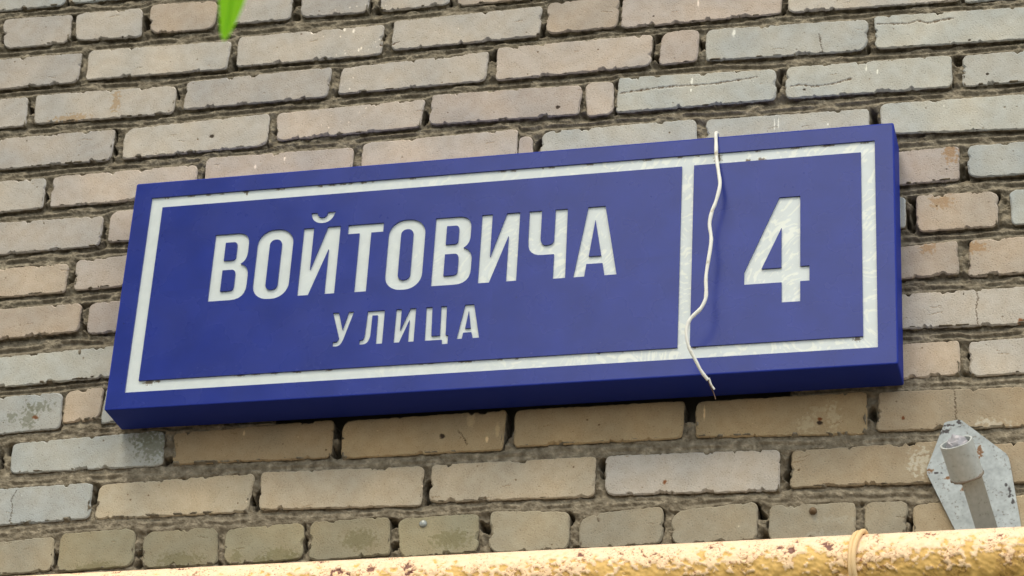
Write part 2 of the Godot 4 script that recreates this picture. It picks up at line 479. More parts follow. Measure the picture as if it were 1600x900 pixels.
func mortar_mesh() -> ArrayMesh:
	var x0 := -1.36
	var y0 := -0.66
	var step := 0.002
	var nx := 1360
	var ny := 680
	var keys := courses.keys()
	keys.sort()
	# the top and bottom line of each course along x, and the gaps between its bricks
	var tops := {}
	var bots := {}
	var gaps := {}
	for k in keys:
		var row: Array = courses[k]
		var tp := []
		var bp := []
		var gl := []
		for i in row.size():
			var b: Array = row[i]
			tp.append(b[1]); tp.append(b[2])
			bp.append(b[4]); bp.append(b[3])
			if i + 1 < row.size():
				var c: Array = row[i + 1]
				gl.append([b[2], b[3], c[1], c[4]])
		gaps[k] = gl
		var ta := PackedFloat32Array()
		var ba := PackedFloat32Array()
		for pair in [[tp, ta], [bp, ba]]:
			var pts: Array = pair[0]
			var arr: PackedFloat32Array = pair[1]
			var seg := 0
			for i in nx:
				var x := x0 + i * step
				while seg < pts.size() - 2 and pts[seg + 1].x < x:
					seg += 1
				var t := clampf((x - pts[seg].x) / maxf(pts[seg + 1].x - pts[seg].x, 0.0005), 0.0, 1.0)
				arr.append(lerpf(pts[seg].y, pts[seg + 1].y, t))
			pair[1] = arr
			if pts == tp: tops[k] = arr
			else: bots[k] = arr
	var bead_n := fnl(31, 7.0, FastNoiseLite.TYPE_SIMPLEX_SMOOTH, 2)
	var rough_n := fnl(32, 130.0, FastNoiseLite.TYPE_SIMPLEX, 3)
	var lump_n := fnl(33, 38.0, FastNoiseLite.TYPE_SIMPLEX, 3)
	var hole_n := fnl(34, 26.0, FastNoiseLite.TYPE_SIMPLEX, 2)
	var verts := PackedVector3Array()
	var index := PackedInt32Array()
	index.resize(nx * ny)
	index.fill(-1)
	for i in nx:
		var x := x0 + i * step
		var ki := 0
		for jj in ny:
			var j := ny - 1 - jj          # from the top down
			var y := y0 + j * step
			while ki < keys.size() - 1 and y < (bots[keys[ki]][i] + tops[keys[ki + 1]][i]) * 0.5 - 0.0404 - 0.0:
				ki += 1
			var k: int = keys[ki]
			# the nearest joint line above or below the middle of this course
			var tp: float = tops[k][i]
			var bt: float = bots[k][i]
			var inset_y := minf(tp - y, y - bt)          # positive inside the course
			var gap_d := 1.0                             # distance outside a gap, negative within it
			var gs := 0.0
			var xm := x
			for g in gaps[k]:
				var f := clampf((y - g[1].y) / maxf(g[0].y - g[1].y, 0.001), 0.0, 1.0)
				var ga := lerpf(g[1].x, g[0].x, f)
				var gb := lerpf(g[3].x, g[2].x, f)
				if gb - ga > 0.1:
					if x > ga + 0.03 and x < gb - 0.03:
						gap_d = 9.0
						break
					continue
				var d := maxf(ga - x, x - gb)
				if d < gap_d:
					gap_d = d
					gs = (x - (ga + gb) * 0.5) / maxf((gb - ga) * 0.5, 0.003)
			if gap_d > 8.0:
				continue
			var inside := minf(inset_y, gap_d)
			if inside > 0.012:
				continue
			# joint above or below
			var up: float
			var lo: float
			if y > (tp + bt) * 0.5:
				lo = tp
				up = bots[keys[ki - 1]][i] if ki > 0 else tp + 0.022
			else:
				up = bt
				lo = tops[keys[ki + 1]][i] if ki + 1 < keys.size() else bt - 0.022
			var hw := maxf((up - lo) * 0.5, 0.004)
			var yc := (up + lo) * 0.5
			var t := (y - yc) / hw
			var along := bead_n.get_noise_2d(x, yc * 9.0)
			var rough := rough_n.get_noise_2d(x, y)
			var lump := lump_n.get_noise_2d(x, y)
			var lay := lump_n.get_noise_2d(x * 0.35 + 11.0, y * 1.6)
			var tb := 0.0 + 0.35 * along
			var worn := smooth(0.05, 0.35, bead_n.get_noise_2d(x * 1.7 + 40.0, yc * 9.0) + 0.4 * lay + (0.22 if y < -0.14 else 0.0))
			var bed := -0.0062 + 0.0044 * exp(-pow((t - tb) / 0.20, 2.0)) - 0.0042 * smooth(0.25, 0.7, t) + 0.0042 * smooth(-0.25, -0.85, t)
			bed -= 0.0022 * exp(-pow((t - tb - 0.34) / 0.10, 2.0)) + 0.0022 * exp(-pow((t - tb + 0.36) / 0.10, 2.0))
			bed = lerpf(bed, -0.0045 - 0.0035 * smooth(0.35, 0.9, t) + 0.0036 * lay, worn)
			if y < -0.14: bed = bed * 0.60
			var vert := -0.0062 + 0.003 * exp(-pow(gs / 0.4, 2.0)) + 0.0045 * lump
			var hole := maxf(0.0, hole_n.get_noise_2d(x, y * 0.7) - 0.30)
			vert -= hole * 0.10
			var z := lerpf(bed, vert, smooth(0.85, 1.5, absf(t)))
			z += 0.0011 * rough
			if inside > 0.0:
				var smear := maxf(0.0, lump_n.get_noise_2d(x * 0.8 + 7.0, y * 0.8) - 0.13) * 0.04
				z = maxf(z, -0.004) - 0.002 - inside * 0.9 + minf(smear, 0.0080) * (1.0 - smooth(0.004, 0.010, inside))
			index[j * nx + i] = verts.size()
			verts.append(Vector3(x, y, maxf(z, -0.036)))
	var tri := PackedInt32Array()
	for j in ny - 1:
		for i in nx - 1:
			var a := index[(j + 1) * nx + i]
			var b := index[(j + 1) * nx + i + 1]
			var c := index[j * nx + i + 1]
			var d := index[j * nx + i]
			if a >= 0 and b >= 0 and c >= 0 and d >= 0:
				tri.append_array([a, b, c, a, c, d])
	var nrm := PackedVector3Array()
	nrm.resize(verts.size())
	for s in range(0, tri.size(), 3):
		var n := (verts[tri[s + 2]] - verts[tri[s]]).cross(verts[tri[s + 1]] - verts[tri[s]])
		nrm[tri[s]] += n
		nrm[tri[s + 1]] += n
		nrm[tri[s + 2]] += n
	for s in nrm.size():
		nrm[s] = nrm[s].normalized() if nrm[s].length_squared() > 0.0 else Vector3.BACK
	var arr := []
	arr.resize(Mesh.ARRAY_MAX)
	arr[Mesh.ARRAY_VERTEX] = verts
	arr[Mesh.ARRAY_NORMAL] = nrm
	arr[Mesh.ARRAY_INDEX] = tri
	var m := ArrayMesh.new()
	m.add_surface_from_arrays(Mesh.PRIMITIVE_TRIANGLES, arr)
	return m


# ---------------------------------------------------------------- the street sign
func rounded(cx: float, cy: float, hx: float, hy: float, r: float, n := 8) -> PackedVector2Array:   # clockwise from the left of the top
	var o := PackedVector2Array()
	for c in [[-1, 1, 180.0], [1, 1, 90.0], [1, -1, 0.0], [-1, -1, -90.0]]:
		for s in n + 1:
			var a := deg_to_rad(c[2] - 90.0 * s / n)
			o.append(Vector2(cx + c[0] * (hx - r) + cos(a) * r, cy + c[1] * (hy - r) + sin(a) * r))
	return o


func bez(a: Vector2, b: Vector2, c: Vector2, n := 6) -> PackedVector2Array:
	var o := PackedVector2Array()
	for s in range(1, n + 1):
		var t := float(s) / n
		o.append(a.lerp(b, t).lerp(b.lerp(c, t), t))
	return o


func poly(pts: Array) -> PackedVector2Array:   # [x, y] corners; [bx, by, x, y] a curve by way of (bx, by)
	var o := PackedVector2Array()
	for p in pts:
		if p.size() == 2:
			o.append(Vector2(p[0], p[1]))
		else:
			o.append_array(bez(o[-1], Vector2(p[0], p[1]), Vector2(p[2], p[3])))
	return o


func shifted(p: PackedVector2Array, dx: float) -> PackedVector2Array:
	var o := PackedVector2Array()
	for v in p:
		o.append(v + Vector2(dx, 0))
	return o


func slab(p: PackedVector2Array, z1: float, z0: float) -> ArrayMesh:   # outline in millimetres, faces at z1 and z0 in metres
	var st := new_st()
	st.set_smooth_group(-1)
	var q := p
	if not Geometry2D.is_polygon_clockwise(q):
		q = q.duplicate()
		q.reverse()
	# is_polygon_clockwise works with y down: seen with y up the outline may run either way, so look at its area
	var area := 0.0
	for i in q.size():
		area += q[i].cross(q[(i + 1) % q.size()])
	if area > 0.0:
		q.reverse()
	var n := q.size()
	var tri := Geometry2D.triangulate_polygon(q)
	for s in range(0, tri.size(), 3):
		var a := q[tri[s]]
		var b := q[tri[s + 1]]
		var c := q[tri[s + 2]]
		if (b - a).cross(c - a) > 0.0:
			var w := b
			b = c
			c = w
		for v in [a, b, c]:
			st.set_uv(Vector2(v.x / 1200.0 + 0.5, 0.5 - v.y / 400.0))
			st.add_vertex(Vector3(v.x * 0.001, v.y * 0.001, z1))
		for v in [a, c, b]:
			st.add_vertex(Vector3(v.x * 0.001, v.y * 0.001, z0))
	for i in n:
		var a := q[i] * 0.001
		var b := q[(i + 1) % n] * 0.001
		quad(st, Vector3(a.x, a.y, z0), Vector3(b.x, b.y, z0), Vector3(b.x, b.y, z1), Vector3(a.x, a.y, z1))
	st.generate_normals()
	return st.commit()


func letters() -> Array:   # [outlines, counters, panel] for each letter
	var ve := poly([[0, 94.5], [36, 94.5], [57, 94.5, 57, 74], [57, 60], [57, 45, 47, 39.5], [61, 35, 61, 18], [61, 2], [61, -23.5, 36, -23.5], [0, -23.5]])
	var ve1 := poly([[18.5, 79], [32, 79], [38, 79, 38, 72], [38, 54], [38, 47, 32, 47], [18.5, 47]])
	var ve2 := poly([[18.5, 30], [33, 30], [40, 30, 40, 22], [40, 1], [40, -7, 33, -7], [18.5, -7]])
	var i_big := poly([[0, 94], [16.5, 94], [16.5, 20], [39, 94], [59.5, 94], [59.5, -24], [43.5, -24], [43.5, 54], [17.5, -24], [0, -24]])
	var breve := poly([[9.5, 120.5], [19.5, 120.5], [21, 111.5, 28.5, 111.5], [35, 111.5, 36.5, 120.5], [49, 120.5], [45, 101, 28.5, 101.5], [12, 102, 9.5, 120.5]])
	var te := poly([[-237, 94], [-180, 94], [-180, 78], [-199, 78], [-199, -24.5], [-218, -24.5], [-218, 78], [-237, 78]])
	var che := poly([[50, 94], [69.5, 94], [69.5, 46], [70, 33.5, 79, 33.5], [90, 33.5, 90.5, 42], [90.5, 94], [109.5, 94], [110.5, -25], [91.5, -25], [91.5, 17], [74, 17], [50.5, 16, 50.5, 42]])
	var a_big := poly([[141, 94], [167.5, 94], [188.5, -25], [170, -25], [166.5, -4], [142, -4], [139.5, -25], [122.5, -25]])
	var a_big1 := poly([[153, 71], [164, 9], [145, 9]])
	var u_small := poly([[-248, -58], [-238.5, -58], [-230.5, -88], [-223, -58], [-214.5, -58], [-226.5, -100], [-230, -115.5, -238, -115.5], [-244, -115.5], [-244, -107.5], [-238.5, -107.5], [-236, -106, -235, -101]])
	var l_small := poly([[-193, -59], [-166, -59], [-166, -115.5], [-176, -115.5], [-176.5, -67], [-185, -67], [-185.5, -100], [-187, -115, -196, -115], [-202, -115], [-202, -107.5], [-199, -107.5], [-195, -107, -194.5, -97], [-194, -85]])
	var i_small := poly([[-148, -59], [-139.5, -59], [-139.5, -95], [-126, -59], [-117, -59], [-117, -115.5], [-126, -115.5], [-126, -79], [-139.5, -115.5], [-148.5, -115.5]])
	var tse := poly([[-101, -59], [-91.5, -59], [-90, -108], [-77, -108], [-78, -59], [-69, -59], [-68, -108], [-64, -108.5], [-64, -123], [-73, -123], [-73.5, -115.5], [-100, -115.5]])
	var a_small := poly([[-41, -59], [-27, -59], [-16, -116], [-26, -116], [-28.5, -106], [-41, -106], [-42.5, -116], [-51, -116]])
	var a_small1 := poly([[-34.5, -70], [-30, -99], [-38.5, -99]])
	var four := poly([[430, 86], [461, 86], [461, -32], [474.5, -32], [474.5, -57], [461, -57], [461, -90], [434, -90], [434, -57], [379, -57], [379, -36]])
	var four1 := poly([[433.5, 34], [433.5, -32.5], [404.5, -32.5]])
	return [
		[[shifted(ve, -454)], [shifted(ve1, -454), shifted(ve2, -454)], 0],
		[[rounded(-353.5, 35, 29.3, 61, 26)], [rounded(-352.5, 34, 9.7, 44, 9)], 0],
		[[shifted(i_big, -309), shifted(breve, -309)], [], 0],
		[[te], [], 0],
		[[rounded(-141.5, 35, 29.3, 61, 26)], [rounded(-141, 35, 9.7, 44, 9)], 0],
		[[shifted(ve, -97)], [shifted(ve1, -97), shifted(ve2, -97)], 0],
		[[shifted(i_big, -24)], [], 0],
		[[che], [], 0],
		[[a_big], [a_big1], 0],
		[[u_small], [], 0], [[l_small], [], 0], [[i_small], [], 0], [[tse], [], 0], [[a_small], [a_small1], 0],
		[[four], [four1], 1],
	]


func csg_poly(p: PackedVector2Array, z1: float, depth: float, op: int) -> CSGPolygon3D:
	var c := CSGPolygon3D.new()
	var q := PackedVector2Array()
	for v in p:
		q.append(v * 0.001)
	c.polygon = q
	c.mode = CSGPolygon3D.MODE_DEPTH
	c.depth = depth
	c.position.z = z1
	c.operation = op
	return c


func build_sign() -> void:
	var s := base("street_sign", Vector3(0, Y0, SIGN_Z))
	tag(s, "long blue street name sign with white cut-out lettering and house number", "sign")
	# the housing: rings of a rounded rectangle from the back over the rolled edge to the rim of the white line
	var rings := []
	for r in [[600, 200, 3, -68.9], [600, 200, 3, -1.8], [599.85, 199.85, 3, -1.1], [599.5, 199.5, 3, -0.55], [598.95, 198.95, 3, -0.2], [598.3, 198.3, 3, -0.03], [597.6, 197.6, 3, 0.0]]:
		rings.append([rounded(0, 0, r[0], r[1], r[2], 4), r[3]])
	rings.append([rounded(0.5, -0.2, 571, 171.7, 0.8, 4), 0.0])
	rings.append([rounded(0.5, -0.2, 571, 171.7, 0.8, 4), -3.0])
	var st := new_st()
	var fr := new_st()
	for k in rings.size() - 1:
		var into := st if k < 6 else fr
		into.set_smooth_group(0 if k < 6 else k)
		var a: PackedVector2Array = rings[k][0]
		var b: PackedVector2Array = rings[k + 1][0]
		var n := a.size()
		for i in n:
			var j := (i + 1) % n
			quad(into, Vector3(a[i].x, a[i].y, rings[k][1]) * 0.001, Vector3(a[j].x, a[j].y, rings[k][1]) * 0.001, Vector3(b[j].x, b[j].y, rings[k + 1][1]) * 0.001, Vector3(b[i].x, b[i].y, rings[k + 1][1]) * 0.001)
	# the closed back
	st.set_smooth_group(20)
	var bk: PackedVector2Array = rings[0][0]
	for i in bk.size():
		var j := (i + 1) % bk.size()
		st.add_vertex(Vector3(0, 0, -0.0689))
		st.add_vertex(Vector3(bk[j].x, bk[j].y, -68.9) * 0.001)
		st.add_vertex(Vector3(bk[i].x, bk[i].y, -68.9) * 0.001)
	st.generate_normals()
	put("housing", st.commit(), M.blue_side, s)
	fr.generate_normals()
	put("front_rim", fr.commit(), M.blue, s)
	# the white line round both panels and between them
	for r in [[-571, 571.5, 151.5, 172.2], [-571, 571.5, -172.4, -151.8], [-571, -549, -151.8, 151.5], [550, 571.5, -151.8, 151.5], [281.5, 302, -151.8, 151.5]]:
		put("border_strip", slab(poly([[r[0], r[3]], [r[1], r[3]], [r[1], r[2]], [r[0], r[2]]]), -0.0027, -0.0040), M.film, s)
	# the panels with the letters cut out of them
	var boxes := [[-550, 282.8, -152.8, 152.5], [301, 550.8, -152.8, 152.8]]
	var all := letters()
	for k in 2:
		var c := CSGCombiner3D.new()
		c.name = "face_panel"
		var r: Array = boxes[k]
		var bx := CSGBox3D.new()
		bx.size = Vector3(r[1] - r[0], r[3] - r[2], 2.6) * 0.001
		bx.position = Vector3((r[0] + r[1]) * 0.0005, (r[2] + r[3]) * 0.0005, -0.0013)
		c.add_child(bx)
		for l in all:
			if l[2] == k:
				for o in l[0]:
					c.add_child(csg_poly(o, 0.01, 0.03, CSGShape3D.OPERATION_SUBTRACTION))
				for o in l[1]:
					c.add_child(csg_poly(o, 0.0, 0.0026, CSGShape3D.OPERATION_UNION))
		c.material_override = M.blue
		s.add_child(c, true)
	var texts := ["В", "О", "Й", "Т", "О", "В", "И", "Ч", "А", "У", "Л", "И", "Ц", "А", "4"]
	for k in all.size():
		var l: Array = all[k]
		for o in l[0]:
			var grown := Geometry2D.offset_polygon(o, 0.8)
			var p: PackedVector2Array = grown[0] if grown.size() else o
			put("number" if k == 14 else "letter", slab(p, -0.0027, -0.0040), M.film, s)
	var back := BoxMesh.new()
	back.size = Vector3(1.15, 0.35, 0.006)
	put("backing_board", back, M.board, s).position = Vector3(0, 0, -0.0085)


# ---------------------------------------------------------------- tubes
func tube(pts: Array, radii: Array, sides: int, caps := true) -> ArrayMesh:
	var st := new_st()
	var n := pts.size()
	var rings := []
	var u := Vector3.ZERO
	for i in n:
		var d: Vector3 = (pts[mini(i + 1, n - 1)] - pts[maxi(i - 1, 0)]).normalized()
		if i == 0:
			u = d.cross(Vector3(0.3, 0.2, 0.93) if absf(d.z) < 0.9 else Vector3.UP).normalized()
		u = (u - d * u.dot(d)).normalized()
		var v := d.cross(u)
		var ring := []
		for k in sides:
			var a := TAU * k / sides
			ring.append(pts[i] + (u * cos(a) + v * sin(a)) * (radii[i] if radii.size() > 1 else radii[0]))
		rings.append(ring)
	st.set_smooth_group(0)
	for i in n - 1:
		for k in sides:
			var j := (k + 1) % sides
			quad(st, rings[i][k], rings[i + 1][k], rings[i + 1][j], rings[i][j])
	if caps:
		st.set_smooth_group(1)
		for k in sides:
			var j := (k + 1) % sides
			for p in [pts[0], rings[0][k], rings[0][j]]: st.add_vertex(p)
			for p in [pts[n - 1], rings[n - 1][j], rings[n - 1][k]]: st.add_vertex(p)
	st.generate_normals()
	return st.commit()


func curve_points(list: Array, per := 5) -> Array:
	var o := []
	var n := list.size()
	for i in n - 1:
		var p0: Vector3 = list[maxi(i - 1, 0)]
		var p1: Vector3 = list[i]
		var p2: Vector3 = list[i + 1]
		var p3: Vector3 = list[mini(i + 2, n - 1)]
		for s in per:
			o.append(p1.cubic_interpolate(p2, p0, p3, float(s) / per))
	o.append(list[n - 1])
	return o


func build_cable() -> void:
	var w := [[334, 203, 40], [334, 208, 60], [334, 208, 72], [334, 200, 78], [335, 187, 80], [337, 157, 86], [342, 125, 92], [345, 100, 97], [340, 71, 100], [335, 54, 102], [332, 32, 104], [335, 9, 106], [335, -9, 108], [330, -58, 112], [331, -86, 114], [330, -100, 115], [324, -115, 117], [316, -124, 118], [309, -133, 119], [305, -146, 120], [305, -160, 121], [309, -178, 120], [318, -197, 117], [326, -213, 112], [335, -225, 107]]
	var t := base("cable", Vector3(0.334, Y0 + 0.203, 0.078))
	tag(t, "loose white cable hanging kinked over the blue sign's front", "cable")
	var pts := []
	for p in w:
		pts.append(Vector3(p[0] * 0.001, p[1] * 0.001 + Y0, p[2] * 0.001) - t.position)
	var smoothed := curve_points(pts)
	var rad := []
	for i in smoothed.size():
		rad.append((0.0028 if i < smoothed.size() - 28 else 0.0024) * (1.0 + 0.10 * sin(i * 0.9) * sin(i * 0.37)))
	put("sheath", tube(smoothed, rad, 10), M.cable, t)
	var e: Vector3 = pts[-1]
	put("core_wire", tube(curve_points([e + Vector3(0.0012, 0.003, 0), e + Vector3(0.004, -0.006, -0.003), e + Vector3(0.0085, -0.013, -0.005)]), [0.0015], 8), M.cable, t)
	put("bare_strand", tube(curve_points([e + Vector3(-0.0012, 0.003, 0), e + Vector3(0.003, -0.009, -0.004), e + Vector3(0.0065, -0.016, -0.008), e + Vector3(0.0095, -0.026, -0.010)]), [0.0008], 6), M.strand, t)


# ---------------------------------------------------------------- the pipe
const PIPE_R := 0.054
const PIPE_L := 3.2


func build_pipe() -> void:
	var axis_y := -0.5605
	var slope := (-0.5557 + 0.5632) / 1.153
	var flake := FastNoiseLite.new()
	flake.seed = 51
	flake.noise_type = FastNoiseLite.TYPE_CELLULAR
	flake.frequency = 1.0
	flake.cellular_return_type = FastNoiseLite.RETURN_CELL_VALUE
	flake.fractal_type = FastNoiseLite.FRACTAL_NONE
	flake.domain_warp_enabled = true
	flake.domain_warp_amplitude = 0.9
	flake.domain_warp_frequency = 0.8
	var crack := flake.duplicate() as FastNoiseLite
	crack.cellular_return_type = FastNoiseLite.RETURN_DISTANCE2_SUB
	var dish := flake.duplicate() as FastNoiseLite
	dish.cellular_return_type = FastNoiseLite.RETURN_DISTANCE
	var patch := fnl(52, 14.0, FastNoiseLite.TYPE_SIMPLEX, 3)
	var fine := fnl(53, 150.0, FastNoiseLite.TYPE_SIMPLEX, 2)
	# maps: u along 1.6 m of the pipe, v round it from the back over the top
	var w := 1600
	var h := 340
	var img := Image.create(w, h, false, Image.FORMAT_RGB8)
	var hgt := Image.create(w, h, false, Image.FORMAT_L8)
	var cream := Color(0.945, 0.825, 0.69)
	var yellow := Color(0.835, 0.675, 0.355)
	var rust := Color(0.36, 0.20, 0.15)
	for j in h:
		var ang := TAU * (float(j) / h) - PI * 0.5        # 0 at the top, positive towards the viewer
		var s := ang * PIPE_R
		for i in w:
			var x := float(i) * 0.001
			var cell := flake.get_noise_2d(x * 135.0, s * 165.0)
			var edge := crack.get_noise_2d(x * 135.0, s * 165.0) + 1.0
			var curl := dish.get_noise_2d(x * 135.0, s * 165.0) + 1.0
			var pa := patch.get_noise_2d(x, s)
			var fi := fine.get_noise_2d(x, s)
			var bits := patch.get_noise_2d(x * 4.0 + 20.0, s * 5.0)
			var keep := (1.50 - maxf(ang, 0.2)) * 1.5 + 0.55 * cell + 0.6 * pa + 0.55 * bits     # the bleached coat still holds where this is positive
			var c: Color
			var z: float
			if keep > 0.0:
				c = cream.lerp(yellow, clampf(0.30 - keep * 0.30, 0.0, 0.3))
				c = c.lerp(Color(0.93, 0.76, 0.50), clampf(0.35 * pa + 0.2 * cell, 0.0, 0.4))
				z = 0.60 + (0.14 * cell + 0.26 * curl) * (1.0 - clampf(keep * 0.6, 0.0, 0.9))
				if edge < 0.07 and pa + 0.7 * fi > 0.17 + 0.25 * clampf(keep - 0.7, 0.0, 1.0):
					c = Color(0.60, 0.40, 0.28)
					z = 0.45
			else:
				c = yellow.lerp(Color(0.69, 0.53, 0.245), clampf(0.4 + 0.8 * pa + 0.3 * cell, 0.0, 1.0))
				z = 0.36 + 0.14 * cell + 0.25 * curl
				if edge < 0.05 and pa > 0.1:
					z = 0.2
					c = c.lerp(Color(0.40, 0.27, 0.10), 0.6)
			if pa + 0.25 * cell > 0.68 and absf(ang) < 1.4:
				c = rust.lerp(Color(0.50, 0.30, 0.22), 0.5 + 0.5 * fi)
				z = 0.12
			var k := 1.0 + 0.05 * fi
			img.set_pixel(i, j, Color(c.r * k, c.g * k, c.b * k))
			hgt.set_pixel(i, j, Color(z, z, z))
	M.pipe = mat(Color.WHITE, 0.55)
	M.pipe.albedo_texture = ImageTexture.create_from_image(img)
	var p := base("gas_pipe", Vector3(0, Y0 + axis_y, 0.17))
	p.rotation.z = atan(slope)
	tag(p, "yellow gas pipe with flaking sun-bleached paint below the sign", "pipe")
	# the body, its coats of paint standing up as real relief where they hold
	var nx := 1300
	var sides := 170
	var st := PackedVector3Array()
	var uv := PackedVector2Array()
	var tri := PackedInt32Array()
	for i in nx + 1:
		var x := -1.3 + 2.6 * i / nx
		for k in sides + 1:
			var v := float(k) / sides
			var ang := TAU * v - PI * 0.5
			var u := fposmod(x + 1.02, 1.6) / 1.6
			var hz := hgt.get_pixel(clampi(int(u * w), 0, w - 1), clampi(int(v * h), 0, h - 1)).r
			var r := PIPE_R - 0.0026 + 0.0044 * hz
			st.append(Vector3(x, cos(ang) * r, sin(ang) * r))
			uv.append(Vector2((x + 1.02) / 1.6, v))
	for i in nx:
		for k in sides:
			var a := i * (sides + 1) + k
			var b := a + sides + 1
			tri.append_array([a, b, b + 1, a, b + 1, a + 1])
	var nrm := PackedVector3Array()
	nrm.resize(st.size())
	for s in range(0, tri.size(), 3):
		var n := (st[tri[s + 2]] - st[tri[s]]).cross(st[tri[s + 1]] - st[tri[s]])
		for e in 3: nrm[tri[s + e]] += n
	for s in nrm.size(): nrm[s] = nrm[s].normalized()
	var arr := []
	arr.resize(Mesh.ARRAY_MAX)
	arr[Mesh.ARRAY_VERTEX] = st
	arr[Mesh.ARRAY_NORMAL] = nrm
	arr[Mesh.ARRAY_TEX_UV] = uv
	arr[Mesh.ARRAY_INDEX] = tri
	var m := ArrayMesh.new()
	m.add_surface_from_arrays(Mesh.PRIMITIVE_TRIANGLES, arr)
	put("pipe_body", m, M.pipe, p)
	# the wire tied round it
	var t := base("wire_loop", Vector3(0.563, Y0 + axis_y + 0.0037, 0.17))
	tag(t, "yellow painted wire loop wound round the gas pipe", "wire")
	var pts := []
	for k in 41:
		var a := TAU * k / 40.0
		pts.append(Vector3(-0.009 * sin(a) + 0.002 * sin(a * 3.0), cos(a) * (PIPE_R + 0.0042), sin(a) * (PIPE_R + 0.0042)))
	put("loop", tube(pts, [0.0035], 10, false), M.loop, t)
	var tail := []
	for k in 22:
		var a := -0.9 + 4.2 * k / 21.0
		tail.append(Vector3(-0.009 * sin(a) - 0.0062 * smooth(-0.6, 1.2, a), cos(a) * (PIPE_R + 0.003), sin(a) * (PIPE_R + 0.003)))
	put("second_turn", tube(tail, [0.0032], 8), M.loop, t)


# ---------------------------------------------------------------- flag holder, bolts
func build_holder() -> void:
	var t := base("flag_holder", Vector3(0.69, Y0 - 0.36, 0.0))
	tag(t, "grey painted steel flag holder plate with short tube and bar", "flag holder")
	var pl := []
	for q in [[656, -264], [660, -262], [676, -260], [680, -261], [740, -316], [743, -322], [745, -332], [756, -425], [759, -470], [685, -470], [664, -422], [630, -341], [630, -333], [651, -277]]:
		pl.append([q[0] - 690, q[1] + 360])
	put("plate", slab(poly(pl), 0.0065, 0.0022), M.plate, t)
	var r0 := Vector3(0.715 - 0.69, -0.4516 + 0.36, 0.012)
	var b1 := Vector3(0.6967 - 0.69, -0.3900 + 0.36, 0.0980)
	var dirn := (b1 - r0).normalized()
	# the bar: a flat strip that runs up into the tube
	var side := dirn.cross(Vector3(0, 0, 1)).normalized()
	var face := side.cross(dirn).normalized()
	var st := new_st()
	st.set_smooth_group(-1)
	var c := []
	for e in [r0 - dirn * 0.03, b1 + dirn * 0.02]:
		for q in [[-1, 1], [1, 1], [1, -1], [-1, -1]]:
			c.append(e + side * (0.0145 * q[0]) + face * (0.003 * q[1]))
	for f in [[0, 1, 2, 3], [4, 7, 6, 5], [0, 4, 5, 1], [1, 5, 6, 2], [2, 6, 7, 3], [3, 7, 4, 0]]:
		quad(st, c[f[3]], c[f[2]], c[f[1]], c[f[0]])
	st.generate_normals()
	put("bar", st.commit(), M.steel_dull, t)
	# the tube, open at its upper end
	var s0 := Vector3(0.6914 - 0.69, -0.3865 + 0.36, 0.0950)
	var s1 := Vector3(0.6807 - 0.69, -0.3514 + 0.36, 0.1280)
	var ax := (s1 - s0).normalized()
	var u := ax.cross(Vector3(0, 0, 1)).normalized()
	var v := ax.cross(u)
	var ts := new_st()
	var prof := [[0.0175, 0.0], [0.0225, 0.0], [0.0225, 1.0], [0.0200, 1.0], [0.0175, 0.0]]
	for k in prof.size() - 1:
		ts.set_smooth_group(k)
		for i in 36:
			var a0 := TAU * i / 36.0
			var a1 := TAU * (i + 1) / 36.0
			var p0 := s0.lerp(s1, prof[k][1])
			var p1 := s0.lerp(s1, prof[k + 1][1])
			var q: Array = []
			for pr in [[p0, prof[k][0], a0], [p0, prof[k][0], a1], [p1, prof[k + 1][0], a1], [p1, prof[k + 1][0], a0]]:
				var rr: float = pr[1] * (1.0 + 0.02 * sin(pr[2] * 5.0))
				q.append(pr[0] + (u * cos(pr[2]) + v * sin(pr[2])) * rr)
			quad(ts, q[3], q[2], q[1], q[0])
	ts.generate_normals()
	put("tube", ts.commit(), M.steel, t)
	# a ragged weld between the bar and the tube's lower rim
	var weld := []
	var wr := []
	for k in 25:
		var a := TAU * k / 24.0
		weld.append(s0 + (u * cos(a) + v * sin(a)) * 0.0215 - ax * 0.0012)
		wr.append(0.0022 + 0.0014 * sin(k * 2.3) * sin(k * 1.1))
	put("weld", tube(weld, wr, 7, false), M.weld, t)
	# crumpled foil pushed into the tube's mouth
	var fs := new_st()
	fs.set_smooth_group(-1)
	var fn := fnl(71, 60.0, FastNoiseLite.TYPE_SIMPLEX, 2)
	var grid := []
	for i in 9:
		var rowv := []
		for j in 13:
			var a := TAU * j / 12.0
			var rr := 0.0155 * sin(minf(i * 0.24, 1.7))
			var p := s1 + ax * (0.012 - 0.004 * i * 0.75) + (u * cos(a) + v * sin(a)) * rr
			var d := fn.get_noise_3dv(p + Vector3(3, 0, 0)) * 0.005
			rowv.append(p + ax * d + u * fn.get_noise_3dv(p) * 0.003)
		rowv[12] = rowv[0]
		grid.append(rowv)
	for i in 8:
		for j in 12:
			quad(fs, grid[i][j], grid[i][j + 1], grid[i + 1][j + 1], grid[i + 1][j])
	fs.generate_normals()
	put("foil_plug", fs.commit(), M.foil, t)


func dome(r: float, hgt: float) -> ArrayMesh:
	var st := new_st()
	st.set_smooth_group(0)
	for i in 5:
		var a0 := PI * 0.5 * i / 5.0
		var a1 := PI * 0.5 * (i + 1) / 5.0
		for k in 16:
			var b0 := TAU * k / 16.0
			var b1 := TAU * (k + 1) / 16.0
			var q := []
			for e in [[a0, b0], [a1, b0], [a1, b1], [a0, b1]]:
				q.append(Vector3(cos(e[1]) * cos(e[0]) * r, sin(e[1]) * cos(e[0]) * r, sin(e[0]) * hgt))
			quad(st, q[0], q[1], q[2], q[3])
	st.generate_normals()
	return st.commit()


